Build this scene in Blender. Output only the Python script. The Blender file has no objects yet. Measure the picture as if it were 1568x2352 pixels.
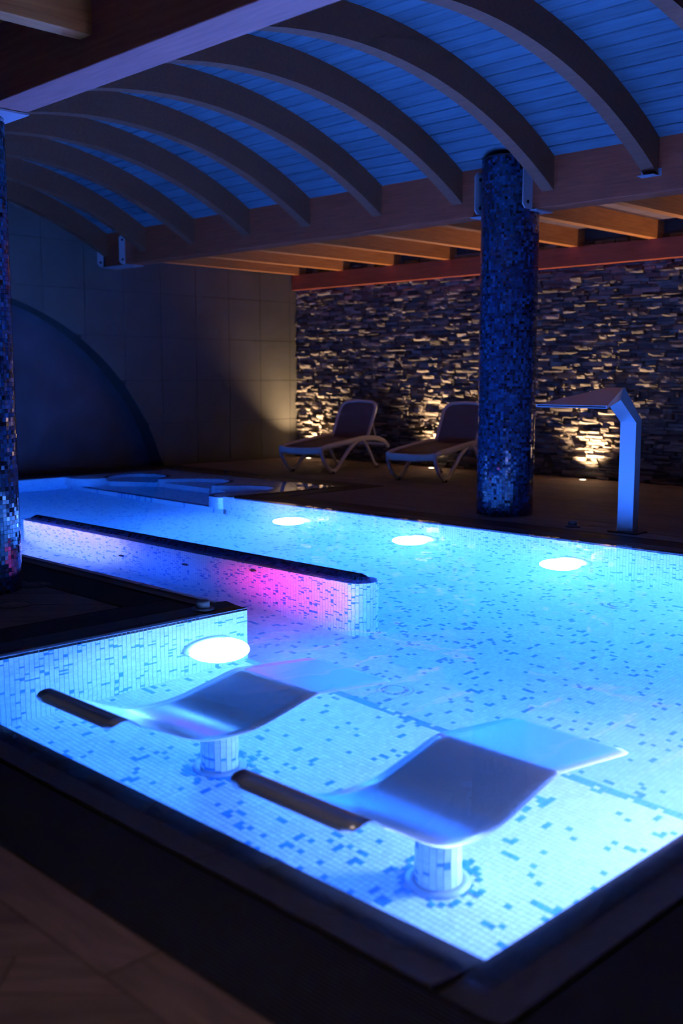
import bpy, bmesh, math, random
import numpy as np
from mathutils import Matrix, Vector

random.seed(7)
rng = np.random.default_rng(7)
S = bpy.context.scene
COL = S.collection
PI = math.pi

# ------------------------------------------------------------------ camera, world, exposure
EYE = np.array([0.0, 0.0, 1.3])
FPX, PITCH, YAW = 2405.0, math.atan(308.0 / 2405.0), math.radians(45.0)
FWD = np.array([math.cos(YAW) * math.cos(PITCH), math.sin(YAW) * math.cos(PITCH), -math.sin(PITCH)])
RGT = np.array([math.sin(YAW), -math.cos(YAW), 0.0])
UPV = np.cross(RGT, FWD)
cam = bpy.data.cameras.new('camera')
cam.sensor_fit = 'VERTICAL'
cam.sensor_height = 36.0
cam.sensor_width = 24.0
cam.lens = FPX / 2352.0 * 36.0
cam.clip_start = 0.05
cam.clip_end = 100
cam.dof.use_dof = True
cam.dof.focus_distance = 6.6
cam.dof.aperture_fstop = 1.8
camo = bpy.data.objects.new('camera', cam)
COL.objects.link(camo)
m = Matrix.Identity(4)
for i in range(3):
    m[i][0], m[i][1], m[i][2], m[i][3] = RGT[i], UPV[i], -FWD[i], EYE[i]
camo.matrix_world = m
S.camera = camo

w = bpy.data.worlds.new('dim_hall')
S.world = w
w.use_nodes = True
w.node_tree.nodes['Background'].inputs[0].default_value = (0.90, 0.55, 0.62, 1)
w.node_tree.nodes['Background'].inputs[1].default_value = 0.012

S.view_settings.view_transform = 'Standard'
S.view_settings.look = 'None'
S.view_settings.gamma = 1.0
S.view_settings.use_curve_mapping = False
S.view_settings.exposure = 0.0
S.cycles.use_denoising = True
S.cycles.use_adaptive_sampling = True
S.cycles.adaptive_threshold = 0.10
S.cycles.adaptive_min_samples = 16
S.cycles.time_limit = 1150
S.cycles.max_bounces = 6
S.cycles.diffuse_bounces = 3
S.cycles.glossy_bounces = 2
S.cycles.volume_bounces = 0
S.cycles.transmission_bounces = 5
S.cycles.caustics_refractive = True
S.cycles.caustics_reflective = True
S.cycles.sample_clamp_indirect = 4.0

# light colours and powers
BLUE = (0.17, 0.30, 1.0)
BLUE_W = (0.17, 0.33, 1.0)
BLUE_N = (0.70, 0.48, 1.0)
P_FAR, P_PEN, P_NEAR, P_PINK, P_VIOLET = 720.0, 430.0, 520.0, 300.0, 800.0
MAGENTA = (1.0, 0.0, 0.16)
VIOLET = (0.80, 0.36, 1.0)
P_MID, P_ALC = 70.0, 310.0
WARM = (1.0, 0.66, 0.36)
P_UP = 380.0
P_FILL = 95.0
W_SCATTER, W_ABSORB = 0.09, 0.60      # water haze and the red it swallows, per metre

# ------------------------------------------------------------------ room dimensions
X0, X1 = 1.80, 7.20          # pool left-near edge, far edge
Y0, Y1, YE = 1.34, 4.52, 12.35   # near edge, bay end, pool end
XP = 3.76                    # inner edge of the deck tongue
XA, YA = 8.77, 9.05          # alcove
ZB, ZS = -1.35, -1.04        # deep floor, raised platform
XW, YW = 11.90, 12.90        # stone wall, end wall
P = 0.026                    # mosaic pitch

# ------------------------------------------------------------------ materials
MATS = {}
def nodes(name):
    mt = bpy.data.materials.new(name)
    mt.use_nodes = True
    MATS[name] = mt
    nt = mt.node_tree
    return mt, nt, nt.nodes, nt.links, nt.nodes['Principled BSDF']

def plain(name, col, rough=0.5, metal=0.0, spec=0.5, noise=None):
    mt, nt, N, L, b = nodes(name)
    b.inputs['Base Color'].default_value = (*col, 1)
    b.inputs['Roughness'].default_value = rough
    b.inputs['Metallic'].default_value = metal
    b.inputs['Specular IOR Level'].default_value = spec
    if noise:
        sc, amt = noise
        tc = N.new('ShaderNodeTexCoord')
        n = N.new('ShaderNodeTexNoise'); n.inputs['Scale'].default_value = sc; n.inputs['Detail'].default_value = 4
        L.new(tc.outputs['Object'], n.inputs['Vector'])
        r = N.new('ShaderNodeValToRGB')
        r.color_ramp.elements[0].position = 0.3; r.color_ramp.elements[1].position = 0.7
        r.color_ramp.elements[0].color = (*[c * (1 - amt) for c in col], 1)
        r.color_ramp.elements[1].color = (*[min(1, c * (1 + amt)) for c in col], 1)
        L.new(n.outputs['Fac'], r.inputs['Fac']); L.new(r.outputs['Color'], b.inputs['Base Color'])
    return mt

def wood(name, c0, c1, rough=0.6, stretch=(1, 14, 14), per_object=0.0):
    mt, nt, N, L, b = nodes(name)
    tc = N.new('ShaderNodeTexCoord'); mp = N.new('ShaderNodeMapping')
    mp.inputs['Scale'].default_value = stretch
    L.new(tc.outputs['Object'], mp.inputs['Vector'])
    if per_object:
        oi = N.new('ShaderNodeObjectInfo'); mu = N.new('ShaderNodeMath'); mu.operation = 'MULTIPLY'
        mu.inputs[1].default_value = 40; L.new(oi.outputs['Random'], mu.inputs[0])
        L.new(mu.outputs[0], mp.inputs['Location'])
    n = N.new('ShaderNodeTexNoise'); n.inputs['Scale'].default_value = 3; n.inputs['Detail'].default_value = 6
    n.inputs['Distortion'].default_value = 0.6
    L.new(mp.outputs[0], n.inputs['Vector'])
    r = N.new('ShaderNodeValToRGB')
    r.color_ramp.elements[0].position = 0.32; r.color_ramp.elements[1].position = 0.72
    r.color_ramp.elements[0].color = (*c0, 1); r.color_ramp.elements[1].color = (*c1, 1)
    L.new(n.outputs['Fac'], r.inputs['Fac'])
    out = r.outputs['Color']
    if per_object:
        mx = N.new('ShaderNodeMix'); mx.data_type = 'RGBA'; mx.blend_type = 'MULTIPLY'; mx.inputs[0].default_value = 1.0
        mr = N.new('ShaderNodeMapRange'); mr.inputs[3].default_value = 1 - per_object; mr.inputs[4].default_value = 1.0
        L.new(oi.outputs['Random'], mr.inputs[0])
        L.new(out, mx.inputs[6]); L.new(mr.outputs[0], mx.inputs[7]); out = mx.outputs[2]
    L.new(out, b.inputs['Base Color'])
    b.inputs['Roughness'].default_value = rough
    bp = N.new('ShaderNodeBump'); bp.inputs['Strength'].default_value = 0.12; bp.inputs['Distance'].default_value = 0.004
    L.new(n.outputs['Fac'], bp.inputs['Height']); L.new(bp.outputs[0], b.inputs['Normal'])
    return mt

def toned(name, stops, rough=0.25, spec=0.5, metal=0.0, coat=0.0, bump=0.0):
    """colour from the per-face attribute tone"""
    mt, nt, N, L, b = nodes(name)
    a = N.new('ShaderNodeAttribute'); a.attribute_name = 'tone'
    r = N.new('ShaderNodeValToRGB'); r.color_ramp.interpolation = 'LINEAR'
    el = r.color_ramp.elements
    while len(el) < len(stops): el.new(0.5)
    for e, (p, c) in zip(el, stops):
        e.position = p; e.color = (*c, 1)
    L.new(a.outputs['Fac'], r.inputs['Fac']); L.new(r.outputs['Color'], b.inputs['Base Color'])
    b.inputs['Roughness'].default_value = rough
    b.inputs['Specular IOR Level'].default_value = spec
    b.inputs['Metallic'].default_value = metal
    b.inputs['Coat Weight'].default_value = coat
    b.inputs['Coat Roughness'].default_value = 0.05
    if bump:
        tc = N.new('ShaderNodeTexCoord'); n = N.new('ShaderNodeTexNoise'); n.inputs['Scale'].default_value = 60; n.inputs['Detail'].default_value = 5
        L.new(tc.outputs['Object'], n.inputs['Vector'])
        bp = N.new('ShaderNodeBump'); bp.inputs['Strength'].default_value = bump; bp.inputs['Distance'].default_value = 0.01
        L.new(n.outputs['Fac'], bp.inputs['Height']); L.new(bp.outputs[0], b.inputs['Normal'])
    return mt

WHITE_STOPS = [(0.0, (0.66, 0.70, 0.74)), (0.49, (0.84, 0.86, 0.88)), (0.5, (0.03, 0.24, 0.56)), (1.0, (0.06, 0.34, 0.72))]
toned('mosaic_white', WHITE_STOPS, rough=0.35, spec=0.4)
toned('mosaic_navy', [(0.0, (0.008, 0.022, 0.08)), (1.0, (0.02, 0.06, 0.22))], rough=0.18)
toned('mosaic_column', [(0.0, (0.003, 0.006, 0.012)), (0.3, (0.005, 0.022, 0.06)), (0.75, (0.008, 0.042, 0.11)), (1.0, (0.018, 0.08, 0.17))],
      rough=0.09, spec=0.9, coat=0.6)
toned('ledger_stone', [(0.0, (0.07, 0.06, 0.055)), (0.5, (0.15, 0.13, 0.115)), (1.0, (0.30, 0.26, 0.22))], rough=0.85, bump=0.5)
plain('grout_pool', (0.36, 0.46, 0.60), 0.8)
plain('grout_dark', (0.006, 0.009, 0.014), 0.8)

def mosaic_proc(name, axes):
    """far mosaic, too small to tell the pieces apart; axes = the two world axes of the surface"""
    mt, nt, N, L, b = nodes(name)
    tc = N.new('ShaderNodeTexCoord'); sp = N.new('ShaderNodeSeparateXYZ'); L.new(tc.outputs['Object'], sp.inputs[0])
    cell = N.new('ShaderNodeCombineXYZ'); edges = []
    for k, ax in enumerate(axes):
        d = N.new('ShaderNodeMath'); d.operation = 'DIVIDE'; d.inputs[1].default_value = P; L.new(sp.outputs[ax], d.inputs[0])
        f = N.new('ShaderNodeMath'); f.operation = 'FLOOR'; L.new(d.outputs[0], f.inputs[0]); L.new(f.outputs[0], cell.inputs[k])
        fr = N.new('ShaderNodeMath'); fr.operation = 'FRACT'; L.new(d.outputs[0], fr.inputs[0])
        pp = N.new('ShaderNodeMath'); pp.operation = 'GREATER_THAN'; pp.inputs[1].default_value = 0.09; L.new(fr.outputs[0], pp.inputs[0])
        edges.append(pp)
    wn = N.new('ShaderNodeTexWhiteNoise'); wn.noise_dimensions = '3D'; L.new(cell.outputs[0], wn.inputs['Vector'])
    r = N.new('ShaderNodeValToRGB'); r.color_ramp.interpolation = 'CONSTANT'
    el = r.color_ramp.elements; el[0].color = (0.05, 0.25, 0.58, 1); el[1].position = 0.075; el[1].color = (0.76, 0.79, 0.83, 1)
    L.new(wn.outputs['Value'], r.inputs['Fac'])
    mul = N.new('ShaderNodeMath'); mul.operation = 'MULTIPLY'; L.new(edges[0].outputs[0], mul.inputs[0]); L.new(edges[1].outputs[0], mul.inputs[1])
    mx = N.new('ShaderNodeMix'); mx.data_type = 'RGBA'; L.new(mul.outputs[0], mx.inputs[0])
    mx.inputs[6].default_value = (0.60, 0.66, 0.72, 1); L.new(r.outputs['Color'], mx.inputs[7])
    L.new(mx.outputs[2], b.inputs['Base Color']); b.inputs['Roughness'].default_value = 0.4
    return mt
mosaic_proc('mosaic_far_floor', ('X', 'Y'))
mosaic_proc('mosaic_far_wall_x', ('Y', 'Z'))
mosaic_proc('mosaic_far_wall_y', ('X', 'Z'))

wood('arch_wood', (0.09, 0.026, 0.010), (0.15, 0.045, 0.018), 0.65, (14, 1, 14))
wood('beam_wood', (0.20, 0.038, 0.014), (0.32, 0.065, 0.024), 0.6, (14, 1, 14))
wood('beam_wood_lit', (0.24, 0.085, 0.075), (0.34, 0.13, 0.11), 0.6, (14, 1, 14))  # lighter copy of beam_wood; pool light on the underside put into the colour
wood('joist_wood', (0.34, 0.12, 0.03), (0.52, 0.21, 0.055), 0.6, (1, 14, 14))
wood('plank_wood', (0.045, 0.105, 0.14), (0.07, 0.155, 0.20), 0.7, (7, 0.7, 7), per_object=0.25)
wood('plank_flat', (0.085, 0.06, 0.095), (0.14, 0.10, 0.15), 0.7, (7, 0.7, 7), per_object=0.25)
plain('roof_back', (0.02, 0.02, 0.02), 0.9)
wood('deck_plank', (0.11, 0.075, 0.07), (0.19, 0.13, 0.12), 0.7, (10, 1.2, 1), per_object=0.25)
plain('deck_joint', (0.03, 0.025, 0.022), 0.9)
plain('coping_stone', (0.035, 0.033, 0.036), 0.55, noise=(30, 0.25))
plain('grate_black', (0.02, 0.02, 0.023), 0.5)
plain('channel_dark', (0.006, 0.006, 0.007), 0.8)
plain('end_panel', (0.085, 0.082, 0.075), 0.55, noise=(2.5, 0.12))
plain('end_joint', (0.03, 0.03, 0.03), 0.8)
plain('niche_wall', (0.05, 0.06, 0.08), 0.35, noise=(1.6, 0.3))
plain('steel', (0.70, 0.74, 0.78), 0.27, metal=0.78)
plain('steel_brushed', (0.58, 0.66, 0.75), 0.38, metal=0.75)
plain('steel_bracket', (0.42, 0.46, 0.52), 0.5, metal=0.4)
plain('black_slot', (0.003, 0.003, 0.003), 0.9)
plain('white_plastic', (0.62, 0.58, 0.53), 0.4)
plain('sling_brown', (0.115, 0.085, 0.085), 0.7, noise=(220, 0.3))
plain('rubber_black', (0.02, 0.02, 0.02), 0.7)
plain('lamp_ring', (0.75, 0.76, 0.78), 0.3, metal=0.6)
plain('plastic_pale', (0.55, 0.58, 0.6), 0.4)
plain('plastic_grey', (0.10, 0.10, 0.105), 0.5)
plain('cover_dark', (0.035, 0.032, 0.032), 0.55)

def emit(name, col, strength):
    mt, nt, N, L, b = nodes(name)
    b.inputs['Base Color'].default_value = (0.8, 0.8, 0.8, 1)
    b.inputs['Emission Color'].default_value = (*col, 1); b.inputs['Emission Strength'].default_value = strength
    return mt
emit('lens_blue', (0.45, 0.75, 1.0), 6.0)
emit('lens_magenta', MAGENTA, 6.0)
emit('lens_violet', (0.6, 0.5, 1.0), 6.0)
emit('lens_warm', (1.0, 0.86, 0.62), 9.0)

def water_mat():
    mt, nt, N, L, b = nodes('water')
    N.remove(b)
    g = N.new('ShaderNodeBsdfGlass'); g.inputs['IOR'].default_value = 1.333; g.inputs['Roughness'].default_value = 0.0
    g.inputs['Color'].default_value = (1, 1, 1, 1)
    tc = N.new('ShaderNodeTexCoord'); n = N.new('ShaderNodeTexNoise'); n.inputs['Scale'].default_value = 3.2; n.inputs['Detail'].default_value = 2
    L.new(tc.outputs['Object'], n.inputs['Vector'])
    bp = N.new('ShaderNodeBump'); bp.inputs['Strength'].default_value = 0.35; bp.inputs['Distance'].default_value = 0.004
    L.new(n.outputs['Fac'], bp.inputs['Height']); L.new(bp.outputs[0], g.inputs['Normal'])
    L.new(g.outputs[0], N['Material Output'].inputs['Surface'])
    vs_ = N.new('ShaderNodeVolumeScatter'); vs_.inputs['Color'].default_value = (0.75, 0.88, 1.0, 1); vs_.inputs['Density'].default_value = W_SCATTER
    vs_.inputs['Anisotropy'].default_value = 0.7
    va = N.new('ShaderNodeVolumeAbsorption'); va.inputs['Color'].default_value = (0.12, 0.72, 0.95, 1); va.inputs['Density'].default_value = W_ABSORB
    ad = N.new('ShaderNodeAddShader'); L.new(vs_.outputs[0], ad.inputs[0]); L.new(va.outputs[0], ad.inputs[1])
    L.new(ad.outputs[0], N['Material Output'].inputs['Volume'])
water_mat()

# ------------------------------------------------------------------ helpers
def link(o, parent=None):
    COL.objects.link(o)
    if parent: o.parent = parent
    return o
def tag(o, label=None, cat=None, group=None, kind=None):
    if label: o['label'] = label
    if cat: o['category'] = cat
    if group: o['group'] = group
    if kind: o['kind'] = kind
    return o
def empty(name, loc=(0, 0, 0), rz=0.0, parent=None):
    o = bpy.data.objects.new(name, None)
    o.location = loc; o.rotation_euler = (0, 0, rz); o.empty_display_size = 0.1
    return link(o, parent)
def pydata(name, vs, fs, mat, parent=None, smooth=False):
    me = bpy.data.meshes.new(name)
    me.from_pydata([tuple(map(float, v)) for v in vs], [], fs)
    bm = bmesh.new(); bm.from_mesh(me); bmesh.ops.recalc_face_normals(bm, faces=bm.faces); bm.to_mesh(me); bm.free()
    if smooth: me.polygons.foreach_set('use_smooth', [True] * len(me.polygons))
    me.materials.append(MATS[mat])
    return link(bpy.data.objects.new(name, me), parent)
class MB:
    def __init__(s): s.v = []; s.f = []
    def add(s, vs, fs):
        n = len(s.v); s.v += [tuple(v) for v in vs]; s.f += [tuple(i + n for i in f) for f in fs]; return s
    def box(s, x0, x1, y0, y1, z0, z1):
        return s.add([(x0, y0, z0), (x1, y0, z0), (x1, y1, z0), (x0, y1, z0), (x0, y0, z1), (x1, y0, z1), (x1, y1, z1), (x0, y1, z1)],
                     [(3, 2, 1, 0), (4, 5, 6, 7), (0, 1, 5, 4), (1, 2, 6, 5), (2, 3, 7, 6), (3, 0, 4, 7)])
    def prism(s, poly, a, b, axis='z'):
        """poly: 2D outline; axis z -> (x,y) outline between z=a..b; axis y -> (x,z) outline between y=a..b; axis x -> (y,z)"""
        def pt(p, t): return {'z': (p[0], p[1], t), 'y': (p[0], t, p[1]), 'x': (t, p[0], p[1])}[axis]
        n = len(poly)
        vs = [pt(p, a) for p in poly] + [pt(p, b) for p in poly]
        fs = [tuple(range(n))[::-1], tuple(range(n, 2 * n))] + [(i, (i + 1) % n, n + (i + 1) % n, n + i) for i in range(n)]
        return s.add(vs, fs)
    def lathe(s, prof, c=(0, 0, 0), n=32, axis='z', cap=True):
        """prof: (radius, height) pairs"""
        vs = []
        for r, hh in prof:
            for k in range(n):
                a = 2 * PI * k / n
                q = {'z': (r * math.cos(a), r * math.sin(a), hh), 'x': (hh, r * math.cos(a), r * math.sin(a)), 'y': (r * math.cos(a), hh, r * math.sin(a))}[axis]
                vs.append((q[0] + c[0], q[1] + c[1], q[2] + c[2]))
        fs = [(j * n + k, j * n + (k + 1) % n, (j + 1) * n + (k + 1) % n, (j + 1) * n + k) for j in range(len(prof) - 1) for k in range(n)]
        if cap:
            fs.append(tuple(range(n))[::-1]); fs.append(tuple(range((len(prof) - 1) * n, len(prof) * n)))
        return s.add(vs, fs)
    def tube(s, pts, rx, ry=None, n=10, up=(0, 1, 0)):
        """swept elliptic section; rx across 'up', ry along 'up'; radii may be lists"""
        pts = [Vector(p) for p in pts]; m_ = len(pts); vs = []
        for i, p in enumerate(pts):
            t = (pts[min(i + 1, m_ - 1)] - pts[max(i - 1, 0)]).normalized()
            u = Vector(up); u = (u - t * u.dot(t)).normalized(); v = t.cross(u)
            a_ = rx[i] if isinstance(rx, (list, tuple)) else rx
            b_ = a_ if ry is None else (ry[i] if isinstance(ry, (list, tuple)) else ry)
            for k in range(n):
                an = 2 * PI * k / n
                vs.append(tuple(p + v * (a_ * math.cos(an)) + u * (b_ * math.sin(an))))
        fs = [(i * n + k, i * n + (k + 1) % n, (i + 1) * n + (k + 1) % n, (i + 1) * n + k) for i in range(m_ - 1) for k in range(n)]
        fs += [tuple(range(n))[::-1], tuple(range((m_ - 1) * n, m_ * n))]
        return s.add(vs, fs)
    def build(s, name, mat, parent=None, smooth=False):
        return pydata(name, s.v, s.f, mat, parent, smooth)
def box(name, x0, x1, y0, y1, z0, z1, mat, parent=None, bevel=0.0):
    o = MB().box(x0, x1, y0, y1, z0, z1).build(name, mat, parent)
    if bevel:
        md = o.modifiers.new('b', 'BEVEL'); md.width = bevel; md.segments = 2; md.limit_method = 'ANGLE'
    return o
def spline(pts, n=8):
    """Catmull-Rom through pts"""
    P_ = [np.array(p, float) for p in pts]; P_ = [2 * P_[0] - P_[1]] + P_ + [2 * P_[-1] - P_[-2]]; out = []
    for i in range(1, len(P_) - 2):
        a, b, c, d = P_[i - 1:i + 3]
        for k in range(n):
            t = k / n
            out.append(0.5 * (2 * b + (c - a) * t + (2 * a - 5 * b + 4 * c - d) * t * t + (3 * b - a - 3 * c + d) * t ** 3))
    out.append(P_[-2]); return [tuple(p) for p in out]
def clip_poly(poly, a, b, c):
    """keep a*x+b*y<=c"""
    out = []
    for i in range(len(poly)):
        p, q = poly[i], poly[(i + 1) % len(poly)]
        dp, dq = a * p[0] + b * p[1] - c, a * q[0] + b * q[1] - c
        if dp <= 0: out.append(p)
        if dp * dq < 0:
            t = dp / (dp - dq); out.append((p[0] + t * (q[0] - p[0]), p[1] + t * (q[1] - p[1])))
    return out

def tiles_mesh(name, C, U, V, Nn, tone, depth, mat, parent=None, kind=None):
    """C centres (n,3), U/V half-edge vectors (n,3), Nn outward normal (n,3); 5-sided tile blocks in one mesh"""
    C, U, V, Nn = [np.asarray(a, np.float32) for a in (C, U, V, Nn)]
    n = len(C)
    if n == 0: return None
    top = np.stack([C - U - V, C + U - V, C + U + V, C - U + V], 1)
    bot = top - (Nn * depth)[:, None, :]
    vs = np.concatenate([top, bot], 1).reshape(-1, 3)
    f = np.array([[0, 1, 2, 3], [0, 4, 5, 1], [1, 5, 6, 2], [2, 6, 7, 3], [3, 7, 4, 0]], np.int32)
    idx = (np.arange(n, dtype=np.int32)[:, None, None] * 8 + f[None]).reshape(-1)
    me = bpy.data.meshes.new(name)
    me.vertices.add(n * 8); me.vertices.foreach_set('co', vs.reshape(-1))
    me.loops.add(n * 20); me.loops.foreach_set('vertex_index', idx)
    me.polygons.add(n * 5); me.polygons.foreach_set('loop_start', np.arange(n * 5, dtype=np.int32) * 4)
    at = me.attributes.new('tone', 'FLOAT', 'FACE')
    at.data.foreach_set('value', np.repeat(np.asarray(tone, np.float32), 5))
    me.update(calc_edges=True); me.shade_flat()
    me.materials.append(MATS[mat])
    o = link(bpy.data.objects.new(name, me), parent)
    if kind: o['kind'] = kind
    return o
def mosaic_tone(nu, nv, p=0.052, q=0.18):
    a = rng.random((nu, nv)) < p
    b = a.copy()
    b[1:, :] |= a[:-1, :] & (rng.random((nu - 1, nv)) < q)
    b[:, 1:] |= a[:, :-1] & (rng.random((nu, nv - 1)) < q)
    t = rng.random((nu, nv)) * 0.48
    return np.where(b, 0.52 + 0.47 * rng.random((nu, nv)), t)
def grid(o, u, v, Lu, Lv, p=P, gap=0.0026):
    """centres and half vectors of a tile grid from corner o along unit u, v"""
    nu, nv = max(1, round(Lu / p)), max(1, round(Lv / p))
    pu, pv = Lu / nu, Lv / nv
    I, J = np.meshgrid(np.arange(nu), np.arange(nv), indexing='ij')
    o, u, v = [np.array(a, float) for a in (o, u, v)]
    C = o + u * ((I + .5) * pu)[..., None] + v * ((J + .5) * pv)[..., None]
    U = np.broadcast_to(u * (pu - gap) / 2, C.shape); V = np.broadcast_to(v * (pv - gap) / 2, C.shape)
    return C.reshape(-1, 3), U.reshape(-1, 3), V.reshape(-1, 3), (nu, nv)
def jitter(V_, amt):
    return V_ + rng.normal(0, amt, V_.shape)
def project(Pt):
    v = np.asarray(Pt, float) - EYE
    d = v @ FWD
    return 784 + FPX * (v @ RGT) / d, 1176 - FPX * (v @ UPV) / d
def light(name, kind, loc, col, power, parent=None, radius=0.05, **kw):
    l = bpy.data.lights.new(name, kind); l.color = col; l.energy = power
    if kind in ('POINT', 'SPOT'): l.shadow_soft_size = radius
    for k, v in kw.items(): setattr(l, k, v)
    o = bpy.data.objects.new(name, l); o.location = loc
    return link(o, parent)

# ------------------------------------------------------------------ POOL BASIN
pool = empty('swimming_pool', (X0, Y0, ZB))
tag(pool, 'swimming pool lined with white mosaic speckled with blue tiles, filled to the brim', 'pool')
def pp(o):                     # keep world coordinates under the pool's Empty
    o.parent = pool; o.matrix_parent_inverse = Matrix.Translation((-X0, -Y0, -ZB)); return o
T = 0.0020
# deep floor
fl = pp(box('pool_floor', XP - 0.01, X1 + 0.3, Y0 - 0.3, YE + 0.3, ZB - 0.2, ZB - T, 'grout_pool'))
fl2 = pp(MB().box(XP, X1, 8.2, YE, ZB - 0.01, ZB).build('pool_floor_far', 'mosaic_far_floor'))
Cn, U, V, (nu, nv) = grid((XP, Y0, ZB), (1, 0, 0), (0, 1, 0), X1 - XP, 8.2 - Y0)
o = tiles_mesh('floor_tiles', Cn, U, V, np.tile([0, 0, 1.0], (len(Cn), 1)), mosaic_tone(nu, nv).ravel(), T + .002, 'mosaic_white', fl, 'stuff')
# raised platform under the water loungers
pf = pp(box('pool_platform', X0 - 0.3, XP - 0.002, Y0 - 0.3, Y1 + 0.3, ZB - 0.2, ZS - T, 'grout_pool'))
Cn, U, V, (nu, nv) = grid((X0, Y0, ZS), (1, 0, 0), (0, 1, 0), XP - X0, Y1 - Y0)
tone = mosaic_tone(nu, nv, 0.05)
tone[-2:, :] = np.where(rng.random((2, nv)) < 0.85, 0.52 + 0.4 * rng.random((2, nv)), tone[-2:, :])   # blue edging row along the step
tone = tone.ravel()
k_ = 0.745                    # where the sight line crosses the water
vis = (Cn[:, 0] * k_ > X0 + 0.01) & (Cn[:, 1] * k_ > Y0 + 0.01)
dist = np.where(vis, np.hypot(Cn[:, 0], Cn[:, 1]), 99)
near = np.argsort(dist)[:200]
mask = np.ones(len(Cn), bool); mask[near] = False
tiles_mesh('platform_tiles', Cn[mask], U[mask], V[mask], np.tile([0, 0, 1.0], (mask.sum(), 1)), tone[mask], T + .002, 'mosaic_white', pf, 'stuff')
variants = []
for tv in (0.1, 0.25, 0.42, 0.6, 0.9):
    a, b = U[0][0], V[0][1]
    me_o = tiles_mesh('mosaic_tile', [(0, 0, 0)], [(a, 0, 0)], [(0, b, 0)], [(0, 0, 1)], [tv], T + .002, 'mosaic_white')
    variants.append(me_o.data); bpy.data.objects.remove(me_o)
for i in near:
    t = tone[i]
    me = variants[min(2, int(t / 0.17))] if t < 0.5 else variants[3 if t < 0.75 else 4]
    o = link(bpy.data.objects.new('mosaic_tile', me), pf); o.location = Cn[i]
# pool walls (each a slab behind its tiles)
def pool_wall(name, x0, x1, y0, y1, z0, z1, mat='grout_pool'):
    return pp(box(name, x0, x1, y0, y1, z0, z1, mat))
wf = pool_wall('pool_wall', X1 + T, X1 + 0.25, Y0 - 0.3, YA, ZB - 0.1, -0.006)
Cn, U, V, (nu, nv) = grid((X1, Y0, ZB), (0, 1, 0), (0, 0, 1), YA - Y0, -ZB - 0.008)
tiles_mesh('wall_tiles', Cn, U, V, np.tile([-1.0, 0, 0], (len(Cn), 1)), mosaic_tone(nu, nv, 0.06).ravel(), T + .002, 'mosaic_white', wf, 'stuff')
wp = pool_wall('pool_wall', X0 - 0.3, XP, Y1 + T, Y1 + 0.25, ZB - 0.1, -0.006)
Cn, U, V, (nu, nv) = grid((X0, Y1, ZS), (1, 0, 0), (0, 0, 1), XP - X0, -ZS - 0.008)
tt = mosaic_tone(nu, nv, 0.06).ravel()
sh = np.argsort(np.hypot(Cn[:, 0], Cn[:, 1]) + np.where(Cn[:, 0] < 2.15, 9, 0) + np.where(Cn[:, 2] < -0.75, 9, 0))[:100]
mask = np.ones(len(Cn), bool); mask[sh] = False
tiles_mesh('wall_tiles', Cn[mask], U[mask], V[mask], np.tile([0, -1.0, 0], (mask.sum(), 1)), tt[mask], T + .002, 'mosaic_white', wp, 'stuff')
variants_w = []
for tv in (0.1, 0.25, 0.42, 0.6, 0.9):
    me_o = tiles_mesh('mosaic_tile', [(0, 0, 0)], [tuple(U[0])], [tuple(V[0])], [(0, -1, 0)], [tv], T + .002, 'mosaic_white')
    variants_w.append(me_o.data); bpy.data.objects.remove(me_o)
for i in sh:
    t = tt[i]
    me = variants_w[min(2, int(t / 0.17))] if t < 0.5 else variants_w[3 if t < 0.75 else 4]
    o = link(bpy.data.objects.new('mosaic_tile', me), wp); o.location = Cn[i]
pool_wall('pool_wall', X0 - 0.25, X0, Y0 - 0.25, Y1 + 0.25, ZB - 0.1, -0.03, 'mosaic_far_wall_x')
pool_wall('pool_wall', X0 - 0.25, X1 + 0.25, Y0 - 0.25, Y0, ZB - 0.1, -0.03, 'mosaic_far_wall_y')
pool_wall('pool_wall', XP - 0.25, XP, Y1 + 0.005, YE + 0.2, ZB - 0.1, -0.006, 'mosaic_far_wall_x')
pool_wall('pool_wall', XP - 0.2, X1 + 0.2, YE, YE + 0.2, ZB - 0.1, -0.006, 'mosaic_far_wall_y')
# alcove with scalloped seats
ZL, ZSEAT, ZBEN = -0.10, -0.50, -1.00
raw = [(7.17, 12.35), (7.19, 12.15), (7.30, 11.97), (7.54, 11.93), (7.70, 12.10), (7.95, 12.20), (8.20, 12.12), (8.33, 11.88), (8.27, 11.6), (8.08, 11.44), (7.94, 11.33),
       (8.02, 11.23), (8.25, 11.08), (8.44, 10.86), (8.50, 10.63), (8.40, 10.42), (8.18, 10.29), (7.94, 10.20), (8.02, 10.06), (8.22, 9.86), (8.34, 9.62), (8.25, 9.40),
       (8.02, 9.30), (7.76, 9.36), (7.56, 9.46), (7.36, 9.44), (7.20, 9.30), (7.17, 9.12), (7.20, 9.05)]
sc = spline(raw, 5)
poly = sc + [(XA, YA), (XA, YE)]
led = pp(MB().prism(poly, ZBEN - 0.02, ZL).build('alcove_ledge', 'mosaic_far_wall_x'))
led.data.materials.append(MATS['mosaic_far_floor'])
for pg in led.data.polygons:
    if abs(pg.normal.z) > 0.9: pg.material_index = 1
pp(box('alcove_bench', X1, XA, YA - 0.05, YE, ZB - 0.1, ZBEN, 'mosaic_far_floor'))
pp(box('pool_wall', XA, XA + 0.2, YA - 0.2, YE + 0.2, ZB - 0.1, -0.006, 'mosaic_far_wall_x'))
pp(box('pool_wall', X1 + 0.006, XA, YA - 0.2, YA, ZB - 0.1, -0.006, 'mosaic_far_wall_y'))
pp(box('pool_wall', X1 + 0.2, XA, YE, YE + 0.2, ZB - 0.1, -0.006, 'mosaic_far_wall_y'))
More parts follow.
